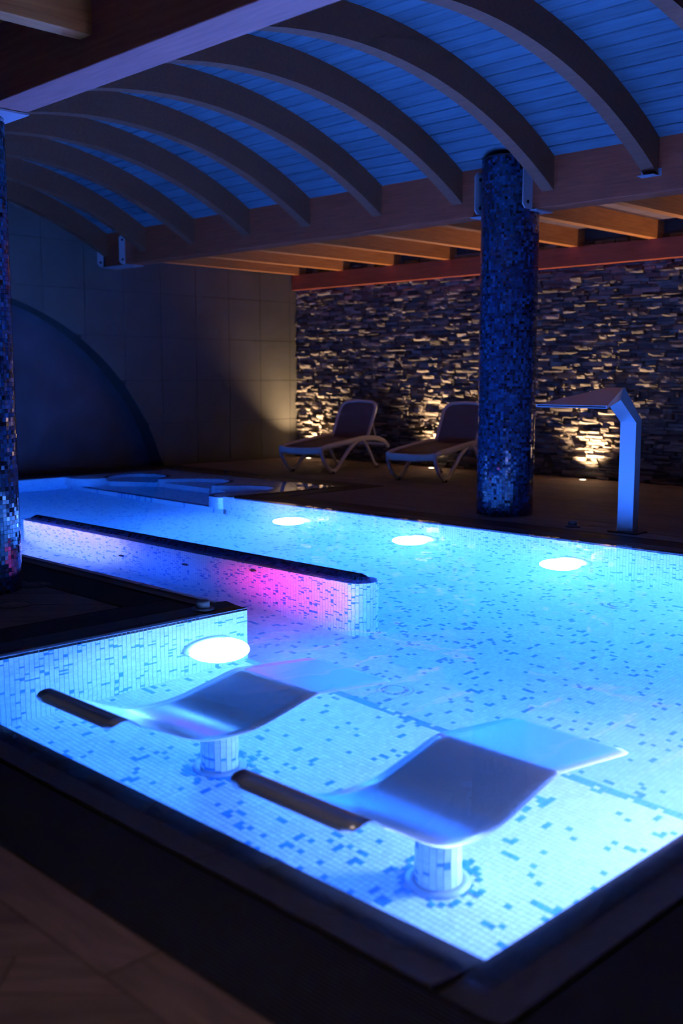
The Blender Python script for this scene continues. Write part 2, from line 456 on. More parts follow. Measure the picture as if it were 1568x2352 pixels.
for pl in ([(7.56, 11.86), (7.93, 11.33), (8.4, 11.5), (8.4, 12.0), (8.0, 12.25), (7.6, 12.1)],
           [(7.95, 11.2), (7.96, 10.28), (8.4, 10.35), (8.6, 10.6), (8.5, 11.0), (8.1, 11.25)],
           [(7.96, 10.1), (7.74, 9.42), (8.1, 9.25), (8.4, 9.4), (8.4, 9.8)]):
    so = pp(MB().prism(pl, ZBEN, ZSEAT).build('alcove_seat', 'mosaic_far_wall_x'))
    so.data.materials.append(MATS['mosaic_far_floor'])
    for pg in so.data.polygons:
        if abs(pg.normal.z) > 0.9: pg.material_index = 1
# navy mosaic rim along the scallops and along the bench edge
rim = []
scn = [np.array(p) for p in sc]
C_, U_, V_, T_ = [], [], [], []
for i in range(len(scn) - 1):
    a, b = scn[i], scn[i + 1]; d = b - a; L_ = np.linalg.norm(d); d /= L_; nrm = np.array([-d[1], d[0]])
    for r in range(2):
        c = (a + b) / 2 + nrm * (0.014 + 0.027 * r)
        C_.append((*c, ZL + 0.004)); U_.append((*(d * L_ / 2), 0)); V_.append((*(nrm * 0.0125), 0)); T_.append(random.random() * 0.6)
tiles_mesh('rim_tiles', C_, U_, V_, np.tile([0, 0, 1.0], (len(C_), 1)), T_, 0.006, 'mosaic_navy', led, 'stuff')
Cn, U, V, (nu, nv) = grid((X1 + .002, 9.3, ZBEN + 0.004), (1, 0, 0), (0, 1, 0), 0.08, 2.7)
pp(tiles_mesh('bench_edge_tiles', Cn, U, V, np.tile([0, 0, 1.0], (len(Cn), 1)), rng.random(len(Cn)), 0.006, 'mosaic_navy', None, 'stuff'))

# ------------------------------------------------------------------ WATER
e = 0.09
outline = [(X0 - e, Y0 - e), (X1 + e, Y0 - e), (X1 + e, YA - e), (XA + e, YA - e), (XA + e, YE + e), (XP - e, YE + e), (XP - e, Y1 + e), (X0 - e, Y1 + e)]
me = bpy.data.meshes.new('pool_water'); wm = MB().prism(outline, ZB - 0.05, 0.0); me.from_pydata(wm.v, [], wm.f); me.materials.append(MATS['water'])
bm = bmesh.new(); bm.from_mesh(me); bmesh.ops.recalc_face_normals(bm, faces=bm.faces); bmesh.ops.triangulate(bm, faces=bm.faces); bm.to_mesh(me); bm.free()
wo = link(bpy.data.objects.new('pool_water', me))
tag(wo, 'clear still pool water glowing blue, level with the deck', 'water', kind='stuff')

# ------------------------------------------------------------------ COPING
def coping(x0, x1, y0, y1, inner):
    """stone edge sloping gently into the water on its inner side"""
    a, b = 0.012, -0.012
    z = {'+x': (a, b, b, a), '-x': (b, a, a, b), '+y': (a, a, b, b), '-y': (b, b, a, a)}[inner]
    vs = [(x0, y0, z[0]), (x1, y0, z[1]), (x1, y1, z[2]), (x0, y1, z[3])]
    vs += [(p[0], p[1], -0.06) for p in vs]
    return pp(MB().add(vs, [(0, 1, 2, 3), (7, 6, 5, 4), (0, 4, 5, 1), (1, 5, 6, 2), (2, 6, 7, 3), (3, 7, 4, 0)]).build('coping', 'coping_stone'))
CW, GW = 0.19, 0.31
def cope_run(x0, x1, y0, y1, inner, n):
    for i in range(n):
        g = 0.0015
        if inner in '+x-x': 
            l = (y1 - y0) / n; coping(x0, x1, y0 + i * l + g, y0 + (i + 1) * l - g, inner)
        else:
            l = (x1 - x0) / n; coping(x0 + i * l + g, x0 + (i + 1) * l - g, y0, y1, inner)
cope_run(X0 - CW, X0, Y0, Y1 + CW, '+x', 4)
cope_run(X0 - CW, X1, Y0 - CW, Y0, '+y', 6)
cope_run(X0, XP, Y1, Y1 + CW, '-y', 3)
cope_run(XP - CW, XP, Y1 + CW, YE, '+x', 8)
cope_run(X1, X1 + CW, Y0, YA - CW, '-x', 8)
cope_run(X1, XA, YA - CW, YA, '+y', 3)
cope_run(XA, XA + CW, YA - CW, YE, '-x', 4)
cope_run(XP - CW, XA + CW, YE, YE + CW, '-y', 6)

# ------------------------------------------------------------------ OVERFLOW GRATES
def grate(x0, x1, y0, y1, along, label):
    r = empty('overflow_grate', ((x0 + x1) / 2, (y0 + y1) / 2, -0.03)); tag(r, label, 'grate', 'black overflow grates round the pool')
    cx, cy = (x0 + x1) / 2, (y0 + y1) / 2
    def loc(o_): o_.parent = r; o_.matrix_parent_inverse = Matrix.Translation((-cx, -cy, 0.03)); return o_
    loc(box('channel', x0, x1, y0, y1, -0.09, -0.03, 'channel_dark'))
    mb = MB(); p = 0.0125
    if along == 'x':
        n = int((y1 - y0) / p)
        for i in range(n): mb.box(x0 + .004, x1 - .004, y0 + i * p + .002, y0 + i * p + .009, -0.03, 0.004)
    else:
        n = int((x1 - x0) / p)
        for i in range(n): mb.box(x0 + i * p + .002, x0 + i * p + .009, y0 + .004, y1 - .004, -0.03, 0.004)
    o_ = loc(mb.build('grate_slats', 'grate_black')); o_['kind'] = 'stuff'
    fr = MB().box(x0, x0 + .004, y0, y1, -.03, .006).box(x1 - .004, x1, y0, y1, -.03, .006).box(x0, x1, y0, y0 + .004, -.03, .006).box(x0, x1, y1 - .004, y1, -.03, .006)
    loc(fr.build('frame', 'grate_black'))
gx = X0 - CW
grate(gx - GW, gx, Y0 - CW - GW, Y1 + CW, 'y', 'long black overflow grate along the edge nearest the brown deck planks')
grate(gx, X1, Y0 - CW - GW, Y0 - CW, 'x', 'ridged black overflow grate in the bottom right corner of the photo')
grate(gx, XP - CW, Y1 + CW, Y1 + CW + GW, 'x', 'black overflow grate along the short edge of the deck tongue')
grate(XP - CW - GW, XP - CW, Y1 + CW + GW, YE, 'y', 'black overflow grate between deck tongue and pink-lit channel')
grate(X1 + CW, X1 + CW + GW, Y0 - CW, YA - CW - GW, 'x', 'black overflow grate at the foot of the shower fountain')
grate(X1 + CW, XA + CW, YA - CW - GW, YA - CW, 'y', 'black overflow grate before the scalloped alcove')
grate(XA + CW, XA + CW + GW, YA - CW - GW, YE + CW, 'x', 'black overflow grate between alcove and reclined sun loungers')
grate(XP - CW, XA + CW + GW, YE + CW, YE + CW + GW, 'y', 'black overflow grate along the dark end wall')

# ------------------------------------------------------------------ DECK FLOORS
def deck(slab, label_name, region, clips, angle, wdt, length, extra=()):
    """planks as children of a slab; region box, clip half planes, plank direction angle"""
    sl = MB()
    for s_ in slab: sl.box(*s_, -0.25, -0.008)
    fo = sl.build('floor', 'deck_joint'); fo['kind'] = 'structure'
    d = (math.cos(angle), math.sin(angle)); nrm = (-d[1], d[0])
    polys = [list(e) for e in extra]
    for k, pl in enumerate(polys): lay(fo, pl, 0)
    for rg in (region if isinstance(region, list) else [region]): lay_region(fo, rg, angle, wdt, length, d, nrm)
    return fo
def lay_region(fo, region, angle, wdt, length, d, nrm):
    x0, x1, y0, y1 = region
    cs = [(x, y) for x in (x0, x1) for y in (y0, y1)]
    s0, s1 = min(c[0] * nrm[0] + c[1] * nrm[1] for c in cs), max(c[0] * nrm[0] + c[1] * nrm[1] for c in cs)
    t0, t1 = min(c[0] * d[0] + c[1] * d[1] for c in cs), max(c[0] * d[0] + c[1] * d[1] for c in cs)
    g = 0.002; i0 = math.floor(s0 / wdt)
    for i in range(i0, math.ceil(s1 / wdt)):
        off = (i * 0.37 % 1.0) * length
        j0 = math.floor((t0 - off) / length)
        for j in range(j0, math.ceil((t1 - off) / length)):
            a, b = i * wdt + g, (i + 1) * wdt - g; c, e = off + j * length + g, off + (j + 1) * length - g
            pl = [(d[0] * t + nrm[0] * s_, d[1] * t + nrm[1] * s_) for t, s_ in ((c, a), (e, a), (e, b), (c, b))]
            for cl in [(-1, 0, -x0), (1, 0, x1), (0, -1, -y0), (0, 1, y1)]:
                pl = clip_poly(pl, *cl)
                if len(pl) < 3: break
            if len(pl) >= 3: lay(fo, pl, angle - PI / 2)
def lay(fo, pl, rz):
    """one deck plank from its outline; its local y runs along the board"""
    ar = abs(sum(pl[q][0] * pl[(q + 1) % len(pl)][1] - pl[(q + 1) % len(pl)][0] * pl[q][1] for q in range(len(pl)))) / 2
    if ar < 0.0008: return
    cx, cy = sum(p[0] for p in pl) / len(pl), sum(p[1] for p in pl) / len(pl)
    ca, sa = math.cos(-rz), math.sin(-rz)
    q = [((p[0] - cx) * ca - (p[1] - cy) * sa, (p[0] - cx) * sa + (p[1] - cy) * ca) for p in pl]
    o_ = MB().prism(q, -0.008, random.uniform(-.0006, .0006)).build('plank', 'deck_plank', fo)
    o_.location = (cx, cy, 0); o_.rotation_euler = (0, 0, rz)
GX = gx - GW                                   # 1.30
strip = []
for a, b in ((-1.0, 0.4), (0.4, 1.884), (1.884, 3.1), (3.1, 4.5), (4.5, 6.0)):
    strip.append([(1.150, a + .002), (GX - .002, a + .002), (GX - .002, b - .002), (1.150, b - .002)])
deck([(-4, GX, -4, 14)], 'near', (0.2, 1.147, 0.2, 4.4), [], -PI / 4, 0.1485, 0.9, extra=strip)
yT = Y1 + CW + GW
deck([(GX, XP - CW - GW, yT, 14)], 'tongue', (GX + .01, XP - CW - GW - .002, yT + .002, 8.5), [], -PI / 4, 0.1485, 0.9)
deck([(X1 + CW + GW, XW + 0.2, -4, YA - CW - GW), (XA + CW + GW, XW + 0.2, YA - CW - GW, YW + .3), (XP - CW, XW, YE + CW + GW, YW + .6)], 'far',
     [(X1 + CW + GW + .002, XA + CW + GW, 3.2, YA - CW - GW - .002), (XA + CW + GW + .002, XW - .02, 3.2, YW)], [], PI / 2, 0.1485, 1.35)
# ------------------------------------------------------------------ WALLS
# stone wall
sw = box('wall_right', XW, XW + 0.25, 1.5, YW + 0.3, -0.05, 3.3, 'end_joint'); sw['kind'] = 'structure'
stones = []
z = 0.0
while z < 2.98:
    hh = random.choice([0.028, 0.032, 0.038, 0.045, 0.052, 0.064]); y = 3.2 - random.random() * 0.3
    while y < YW:
        ll = min(max(random.gauss(0.165, 0.075), 0.06), 0.42)
        if hh > 0.05 and random.random() < 0.35:      # two thin stones on top of each other
            f_ = random.uniform(0.4, 0.6)
            stones.append((y, ll, z, hh * f_)); stones.append((y, ll, z + hh * f_, hh * (1 - f_)))
        else: stones.append((y, ll, z, hh))
        y += ll
    z += hh
def stone_geo(y, ll, z, hh):
    d = 0.016 + 0.07 * random.random() ** 1.5
    ny, nz = 4, 3; vs = []
    g = 0.002
    tilt, tz = random.uniform(-.012, .012), random.uniform(-.012, .012)
    for j in range(nz):
        for i in range(ny):
            fy, fz = i / (ny - 1), j / (nz - 1)
            edge = (i in (0, ny - 1)) or (j in (0, nz - 1))
            dd = d + tilt * (fy - .5) * 2 + tz * (fz - .5) * 2 - (random.uniform(0.002, 0.012) if edge else random.uniform(-.004, .004))
            yy = y + g + (ll - 2 * g) * fy + (random.uniform(-.012, .012) * (0.5 if not edge else 1) if 0 < i < ny - 1 else random.uniform(-0.003, .001) * (1 if i else -1))
            zz = z + g + (hh - 2 * g) * fz + random.uniform(-.004, .004)
            vs.append((XW - max(dd, 0.008), min(yy, YW), zz))
    fs = [(j * ny + i, (j + 1) * ny + i, (j + 1) * ny + i + 1, j * ny + i + 1) for j in range(nz - 1) for i in range(ny - 1)]
    ring = [i for i in range(ny)] + [j * ny + ny - 1 for j in range(1, nz)] + [(nz - 1) * ny + i for i in range(ny - 2, -1, -1)] + [j * ny for j in range(nz - 2, 0, -1)]
    b0 = len(vs)
    for r in ring: vs.append((XW, vs[r][1], vs[r][2]))
    n_ = len(ring)
    fs += [(ring[k], ring[(k + 1) % n_], b0 + (k + 1) % n_, b0 + k) for k in range(n_)]
    return vs, fs
def tone_attr(me, vals):
    at = me.attributes.new('tone', 'FLOAT', 'FACE'); at.data.foreach_set('value', np.asarray(vals, np.float32))
scr = []
for k, s_ in enumerate(stones):
    u, v = project((XW, s_[0] + s_[1] / 2, s_[2] + s_[3] / 2))
    inside = -10 < u < 1560 and 600 < v < 1100 and not (1100 < u < 1225)
    dd = math.hypot(XW, s_[0])
    scr.append((s_[1] * s_[3] / dd ** 2) * (1 if inside else 0))
big = set(sorted(range(len(stones)), key=lambda k: -scr[k])[:300])
rest = MB(); rt = []
for k, s_ in enumerate(stones):
    vs, fs = stone_geo(*s_); tn = random.random()
    if k in big:
        o_ = pydata('stone', vs, fs, 'ledger_stone', sw); tone_attr(o_.data, [tn] * len(fs))
    else:
        rest.add(vs, fs); rt += [tn] * len(fs)
me = bpy.data.meshes.new('stone_courses'); me.from_pydata(rest.v, [], rest.f); tone_attr(me, rt); me.materials.append(MATS['ledger_stone'])
o_ = link(bpy.data.objects.new('stone_courses', me), sw); o_['kind'] = 'stuff'

# end wall with arched niche
AXC, AZC, AR = 5.81, -0.99, 3.47
def arc_z(x):
    q = AR * AR - (x - AXC) ** 2
    return AZC + math.sqrt(q) if q > 0 else -9
xs = [1.0] + [AXC - 3.33 + i * 6.66 / 48 for i in range(49)] + [XW + 0.2]
ol = [(x, max(-0.05, arc_z(x))) for x in xs] + [(XW + 0.2, 4.4), (1.0, 4.4)]
ew = MB().prism(ol, YW + 0.012, YW + 0.3, 'y').build('wall_back', 'end_joint'); ew['kind'] = 'structure'
nb = box('niche_back', 2.0, 9.6, YW + 0.3, YW + 0.4, -0.3, 3.2, 'niche_wall', ew)
pw, ph = 0.635, 0.63
for r in range(7):
    z0 = r * ph; sh_ = (r % 2) * 0.0
    for c in range(-1, 17):
        x1_ = 11.70 - (c - 1) * pw + sh_; x0_ = x1_ - pw
        x1_ = min(x1_, XW)
        if x0_ >= x1_ - .05 or x1_ < 1.2: continue
        if z0 > 2.4 and x0_ < 9.0: pass
        q = [x0_ + .003 + (x1_ - x0_ - .006) * i / 10 for i in range(11)]
        top = z0 + ph - .003
        bot = [(x, max(z0 + .003, arc_z(x) + 0.002)) for x in q]
        keep = [p for p in bot if p[1] < top - .01]
        if len(keep) < 2: continue
        MB().prism(keep + [(keep[-1][0], top), (keep[0][0], top)], YW, YW + 0.013, 'y').build('panel', 'end_panel', ew)

# ------------------------------------------------------------------ ROOF
XB0, XB1 = 2.95, 3.19        # beam over the near column
XR0, XR1 = 8.19, 8.43        # red beam over the far column
VC, VZ, VR, VP = 5.69, -0.985, 4.68, 4.935
vault = MB()
nseg = 40; a0 = math.asin((XB1 - 0.1 - VC) / VP); a1 = math.asin((XR0 + 0.12 - VC) / VP)
outer = [(VC + (VP + .10) * math.sin(a0 + (a1 - a0) * i / nseg), VZ + (VP + .10) * math.cos(a0 + (a1 - a0) * i / nseg)) for i in range(nseg + 1)]
inner_ = [(VC + (VP + .021) * math.sin(a0 + (a1 - a0) * i / nseg), VZ + (VP + .021) * math.cos(a0 + (a1 - a0) * i / nseg)) for i in range(nseg + 1)]
vs = [(x, y, z) for (x, z) in outer for y in (-1.0, YW + .05)] + [(x, y, z) for (x, z) in inner_ for y in (-1.0, YW + .05)]
n2 = 2 * (nseg + 1); fs = []
for i in range(nseg):
    fs += [(2 * i, 2 * i + 1, 2 * i + 3, 2 * i + 2), (n2 + 2 * i, n2 + 2 * i + 2, n2 + 2 * i + 3, n2 + 2 * i + 1)]
vo = vault.add(vs, fs).build('ceiling', 'roof_back'); vo['kind'] = 'structure'
prow = math.radians(1.71); ARCH_Y = [3.42, 4.48, 5.50, 6.54, 7.60, 8.68, 9.72, 10.79, 11.85, 12.76]
pl_cache = {}
for i in range(-18, 18):
    th = (i + .5) * prow
    if th < a0 - .01 or th > a1 + .01: continue
    cuts = [[-1.0, 3.48, 7.66, YW], [-1.0, 5.56, 9.78, YW], [-1.0, 4.54, 8.74, YW]][i % 3]
    for a, b in zip(cuts, cuts[1:]):
        key = round(b - a, 3)
        if key not in pl_cache:
            hw = VP * prow / 2 - 0.0035; l = b - a - .003
            mb = MB(); c_ = 0.006
            prof = [(-hw, .02), (-hw, c_), (-hw + c_, 0), (hw - c_, 0), (hw, c_), (hw, .02)]
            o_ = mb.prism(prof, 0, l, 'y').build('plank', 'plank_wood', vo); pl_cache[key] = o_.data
        else: o_ = link(bpy.data.objects.new('plank', pl_cache[key]), vo)
        o_.location = (VC + VP * math.sin(th), a, VZ + VP * math.cos(th)); o_.rotation_euler = (0, th, 0)
ordn = ['at the end wall', 'second from the end wall', 'third from the end wall', 'fourth from the end wall', 'fifth from the end wall', 'sixth from the end wall',
        'seventh from the end wall, above the mosaic column', 'eighth from the end wall, meeting the red beam right of the mosaic column', 'ninth from the end wall, with a steel hanger at its foot', 'tenth from the end wall, cut by the top right corner']
b0 = math.asin((XB1 - VC) / VR); b1 = math.asin((XR0 - VC) / VR)
arch_me = None
for k, y in enumerate(reversed(ARCH_Y)):
    if arch_me is None:
        n = 36
        lo = [(VC + VR * math.sin(b0 + (b1 - b0) * i / n), VZ + VR * math.cos(b0 + (b1 - b0) * i / n)) for i in range(n + 1)]
        hi = [(VC + (x - VC) * VP / VR, VZ + (zz - VZ) * VP / VR) for x, zz in lo]
        hi = [(min(max(x, XB1), XR0), zz) for x, zz in hi]
        vs = [(x, yy, zz) for yy in (0, 0.125) for (x, zz) in lo + hi]; m_ = 2 * (n + 1); fs = []
        for i in range(n):
            l0, l1, h0, h1 = i, i + 1, n + 1 + i, n + 2 + i
            fs += [(l0, l1, h1, h0), (m_ + l0, m_ + h0, m_ + h1, m_ + l1), (l0, m_ + l0, m_ + l1, l1), (h0, h1, m_ + h1, m_ + h0)]
        fs += [(0, n + 1, m_ + n + 1, m_), (n, m_ + n, m_ + 2 * n + 1, 2 * n + 1)]
        o_ = pydata('arched_beam', vs, fs, 'arch_wood'); arch_me = o_.data
    else: o_ = link(bpy.data.objects.new('arched_beam', arch_me))
    o_.location = (0, y, 0)
    tag(o_, 'curved glued timber roof beam, ' + ordn[k], 'beam', 'arched roof beams')
    if k == 8:
        hz = VZ + math.sqrt(VR ** 2 - (XR0 - VC) ** 2)
        h_ = MB().box(XR0 - .10, XR0 - .002, -.012, .137, hz - .012, hz - .006).box(XR0 - .006, XR0 - .001, -.03, .155, hz - .012, hz + .05).build('hanger', 'steel_bracket', o_)
        h_['label'] = 'small steel hanger plate'
bt = 3.30
o_ = box('timber_beam', XB0, XB1, 0.5, YW, 2.83, bt, 'beam_wood_lit', bevel=.006); tag(o_, 'straight timber beam crossing the top left corner with a purple-lit underside', 'beam', 'straight roof beams')
o_ = box('timber_beam', XR0, XR1, 1.0, YW - .08, 2.83, bt, 'beam_wood', bevel=.006); tag(o_, 'long red-brown timber beam carried by the far mosaic column', 'beam', 'straight roof beams')
o_ = box('timber_beam', XW - .17, XW - .02, 1.5, YW - .02, 2.715, 2.955, 'beam_wood', bevel=.004); tag(o_, 'red-brown timber beam along the top of the stone wall', 'beam', 'straight roof beams')
# flat roof bay at the stone wall: joists and boards
jl = ['nearest the dark end wall', 'second from the end wall', 'third from the end wall', 'fourth from the end wall', 'partly behind the mosaic column', 'first right of the mosaic column', 'at the right edge of the photo', '']
jm = None
for k, y in enumerate([12.70, 11.70, 10.64, 9.58, 8.54, 7.50, 6.40, 5.35]):
    if jm is None: o_ = box('joist', XR1, XW - .01, 0, 0.11, 2.956, 3.17, 'joist_wood'); jm = o_.data
    else: o_ = link(bpy.data.objects.new('joist', jm))
    o_.location = (0, y, 0)
    if k == 7: tag(o_, 'flat orange-lit timber joist just outside the right edge', 'joist', 'joists above the stone wall')
    else: tag(o_, 'orange-lit flat timber joist above the stone wall, ' + jl[k], 'joist', 'joists above the stone wall')
c2 = box('ceiling', XR1, XW + .2, 0.5, YW + .1, 3.195, 3.3, 'roof_back'); c2['kind'] = 'structure'
pm = None; x = XR1 + .001; 
while x < XW:
    for a, b in ((1.0, 7.0), (7.0, YW)):
        key = ('f', round(b - a, 2))
        if key not in pl_cache:
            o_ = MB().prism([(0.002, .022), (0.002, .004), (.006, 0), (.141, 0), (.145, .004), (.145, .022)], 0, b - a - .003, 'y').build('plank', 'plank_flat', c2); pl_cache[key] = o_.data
        else: o_ = link(bpy.data.objects.new('plank', pl_cache[key]), c2)
        o_.location = (x, a, 3.172)
    x += 0.147
# flat bay on the near side of the first beam
c3 = box('ceiling', -4, XB0 + .1, -2, YW + .1, 3.23, 3.4, 'joist_wood'); c3['kind'] = 'structure'
for k, y in enumerate((4.68, 7.0)):
    o_ = box('joist', -1.0, XB0, y, y + .11, 2.97, 3.22, 'joist_wood')
    tag(o_, ['short purple-lit timber joist in the top left corner', 'timber joist hidden behind the near beam at left'][k], 'joist')

# ------------------------------------------------------------------ COLUMNS
def column(cx, cy, r, ztop, notch_x, notch_z, label, singles):
    root = empty('mosaic_column', (cx, cy, 0)); tag(root, label, 'column', 'mosaic columns')
    rc = r - 0.0018
    poly = [(rc * math.cos(2 * PI * k / 64), rc * math.sin(2 * PI * k / 64)) for k in range(64)]
    MB().prism(poly, 0, notch_z).build('core', 'grout_dark', root)
    up = clip_poly(poly, 1, 0, notch_x - cx)
    MB().prism(up, notch_z, ztop - .002).build('core_top', 'grout_dark', root)
    n = round(2 * PI * r / P); nz = int(ztop / P)
    A = (np.arange(n) + .5) * 2 * PI / n
    a, zi = np.meshgrid(A, (np.arange(nz) + .5) * P, indexing='ij'); a, zi = a.ravel(), zi.ravel()
    keep = ~((zi > notch_z) & (r * np.cos(a) > notch_x - cx - 0.01))
    a, zi = a[keep], zi[keep]
    Nn = np.stack([np.cos(a), np.sin(a), np.zeros_like(a)], 1)
    Cn = Nn * (r + .0) + np.stack([0 * a, 0 * a, zi], 1)
    hw = (2 * PI * r / n - .0022) / 2
    U = np.stack([-np.sin(a), np.cos(a), np.zeros_like(a)], 1) * hw
    V = np.tile([0, 0, (P - .0022) / 2], (len(a), 1))
    t1, t2 = rng.normal(0, 0.03, len(a)), rng.normal(0, 0.022, len(a))
    U = U + Nn * (t1 * hw)[:, None]; V = V + Nn * (t2 * hw)[:, None]
    tn = np.where(rng.random(len(a)) < 0.16, rng.random(len(a)) * 0.1, 0.25 + 0.75 * rng.random(len(a)) ** 1.6)
    world = Cn + np.array([cx, cy, 0])
    mask = np.ones(len(a), bool)
    if singles:
        v = world - EYE; dd = v @ FWD; uu = 784 + FPX * (v @ RGT) / dd; vv = 1176 - FPX * (v @ UPV) / dd
        facing = (Nn * (EYE - world)).sum(1) / np.linalg.norm(world - EYE, axis=1)
        score = np.where((uu > 0) & (uu < 1568) & (facing > 0.02), facing / dd ** 2 + (1e-3 * (vv > 980)), -1)
        pick = np.argsort(-score)[:300]; mask[pick] = False
        vmesh = []
        for tv in (0.04, 0.35, 0.5, 0.65, 0.85, 1.0):
            me_o = tiles_mesh('mosaic_tile', [(0, 0, 0)], [(0, hw, 0)], [(0, 0, (P - .0022) / 2)], [(1, 0, 0)], [tv], .003, 'mosaic_column')
            vmesh.append(me_o.data); bpy.data.objects.remove(me_o)
        for i in pick:
            q = tn[i]; me = vmesh[0] if q < 0.12 else vmesh[1 + min(4, int((q - .25) / .15))]
            o_ = link(bpy.data.objects.new('mosaic_tile', me), root); o_.location = Cn[i]; o_.rotation_euler = (0, t2[i], a[i] - t1[i])
    tiles_mesh('column_tiles', Cn[mask], U[mask], V[mask], Nn[mask], tn[mask], .003, 'mosaic_column', root, 'stuff')
    return root
column(8.23, 6.0, 0.27, 3.32, XR0 - .02, 2.815, 'tall round column in dark blue glass mosaic standing before the stone wall', False)
column(2.91, 6.10, 0.27, 3.2, XB0 - .02, 2.815, 'round blue glass mosaic column cut by the left photo edge', True)
def bracket(xa, xb, cy, zb, label, dx):
    r = empty('beam_bracket', ((xa + xb) / 2, cy, zb)); tag(r, label, 'bracket', 'steel beam brackets')
    ox, oy, oz = (xa + xb) / 2, cy, zb
    def loc(o_): o_.parent = r; o_.matrix_parent_inverse = Matrix.Translation((-ox, -oy, -oz)); return o_
    loc(box('base_plate', xa - .02, xb + .01, cy - .33, cy + .42, zb - .013, zb - .002, 'steel_bracket'))
    for s_ in (-1, 1):
        yy = cy + s_ * 0.272; c_ = .035
        pl = [(xa - dx, zb + c_), (xa - dx + c_, zb), (xa - .004, zb), (xa - .004, zb + .38), (xa - dx + c_, zb + .38), (xa - dx, zb + .38 - c_)]
        p_ = loc(MB().prism(pl, yy - .004, yy + .004, 'y').build('plate', 'steel_bracket'))
        for zz in (zb + .06, zb + .32):
            loc(MB().lathe([(.016, yy - .010), (.016, yy + .010)], (xa - dx / 2, 0, zz), 14, 'y').build('bolt', 'black_slot'))
bracket(XR0, XR1, 6.0, 2.828, 'steel bracket with two bolts holding the red beam at the far mosaic column', 0.15)
bracket(XB0, XB1, 6.10, 2.828, 'steel bracket at the top of the left mosaic column', 0.15)
bracket(XR0, XR1, YW - .30, 2.828, 'small steel bracket at the far end of the red beam by the end wall', 0.10)

# ------------------------------------------------------------------ DIVIDER WALL with mosaic and rounded top
dv = empty('pool_divider_wall', (4.85, 6.8, ZB)); tag(dv, 'low rounded mosaic divider wall lit magenta and violet, dark crest above water', 'pool wall')
DX, DR, DY0, DY1 = 4.85, 0.13, 4.69, 8.86
def dvp(o_): o_.parent = dv; o_.matrix_parent_inverse = Matrix.Translation((-4.85, -6.8, -ZB)); return o_
def stadium(r, n_end=14, step=P):
    """closed path: points with outward normals, near face first"""
    out = []
    ny = round((DY1 - DY0) / step)
    for i in range(ny): out.append((DX - r, DY1 - (i + .5) * (DY1 - DY0) / ny, -1, 0, (DY1 - DY0) / ny))
    for i in range(n_end):
        a = PI + PI * (i + .5) / n_end; out.append((DX + r * math.cos(a), DY0 + r * math.sin(a), math.cos(a), math.sin(a), PI * r / n_end))
    for i in range(ny): out.append((DX + r, DY0 + (i + .5) * (DY1 - DY0) / ny, 1, 0, (DY1 - DY0) / ny))
    for i in range(n_end):
        a = PI * (i + .5) / n_end; out.append((DX + r * math.cos(a), DY1 + r * math.sin(a), math.cos(a), math.sin(a), PI * r / n_end))
    return out
st = stadium(DR, 16)
zt = -0.06
nz = round((zt - ZB) / P); pz = (zt - ZB) / nz
C_ = np.array([(x, y, ZB + (j + .5) * pz) for (x, y, a, b, l) in st for j in range(nz)])
N_ = np.array([(a, b, 0) for (x, y, a, b, l) in st for j in range(nz)])
U_ = np.array([(-b * (l - .0024) / 2, a * (l - .0024) / 2, 0) for (x, y, a, b, l) in st for j in range(nz)])
V_ = np.tile([0, 0, (pz - .0024) / 2], (len(C_), 1))
dvp(tiles_mesh('face_tiles', C_, U_, V_, N_, mosaic_tone(len(st), nz, 0.075).ravel(), .005, 'mosaic_white', None, 'stuff'))
prof = [(0.13, -.060), (0.118, -.036), (0.098, -.020), (.074, -.003), (.050, .016), (.026, .028), (0.0, .034)]
C_, U_, V_, N_, T_ = [], [], [], [], []
for (r0, z0), (r1, z1) in zip(prof, prof[1:]):
    r = (r0 + r1) / 2; zz = (z0 + z1) / 2; sl = np.array([r1 - r0, z1 - z0]); ln = np.linalg.norm(sl); sl /= ln
    for (x, y, a, b, l) in stadium(r, 16):
        t = np.array([a * sl[0], b * sl[0], sl[1]]); u = np.array([-b, a, 0]); n_ = np.cross(u, t); n_ = n_ if n_[2] > 0 else -n_
        C_.append((x, y, zz)); U_.append(u * max((l - .0024) / 2, .0004)); V_.append(t * (ln - .0024) / 2); N_.append(n_); T_.append(random.random())
dvp(tiles_mesh('crest_tiles', C_, U_, V_, N_, T_, .005, 'mosaic_navy', None, 'stuff'))
core = []
for (r, zz) in [(DR - .004, ZB)] + [(max(r - .003, 0.002), zz - .003) for r, zz in prof]:
    ring = []
    for i in range(17): a = PI + PI * i / 16; ring.append((DX + r * math.cos(a), DY0 + r * math.sin(a), zz))
    for i in range(17): a = PI * i / 16; ring.append((DX + r * math.cos(a), DY1 + r * math.sin(a), zz))
    core.append(ring)
vs = [p for rg in core for p in rg]; n_ = 34
fs = [(j * n_ + k, j * n_ + (k + 1) % n_, (j + 1) * n_ + (k + 1) % n_, (j + 1) * n_ + k) for j in range(len(core) - 1) for k in range(n_)] + [tuple(range(n_))[::-1], tuple(range((len(core) - 1) * n_, len(core) * n_))]
dvp(pydata('core', vs, fs, 'grout_pool'))
for y, zz in ((7.27, -.80), (6.40, -.56), (5.60, -.25)):
    dvp(MB().lathe([(.034, 0), (.034, -.012), (.028, -.016), (.016, -.016), (.014, -.006)], (DX - DR, y, zz), 20, 'x', False).build('jet_nozzle', 'cover_dark'))

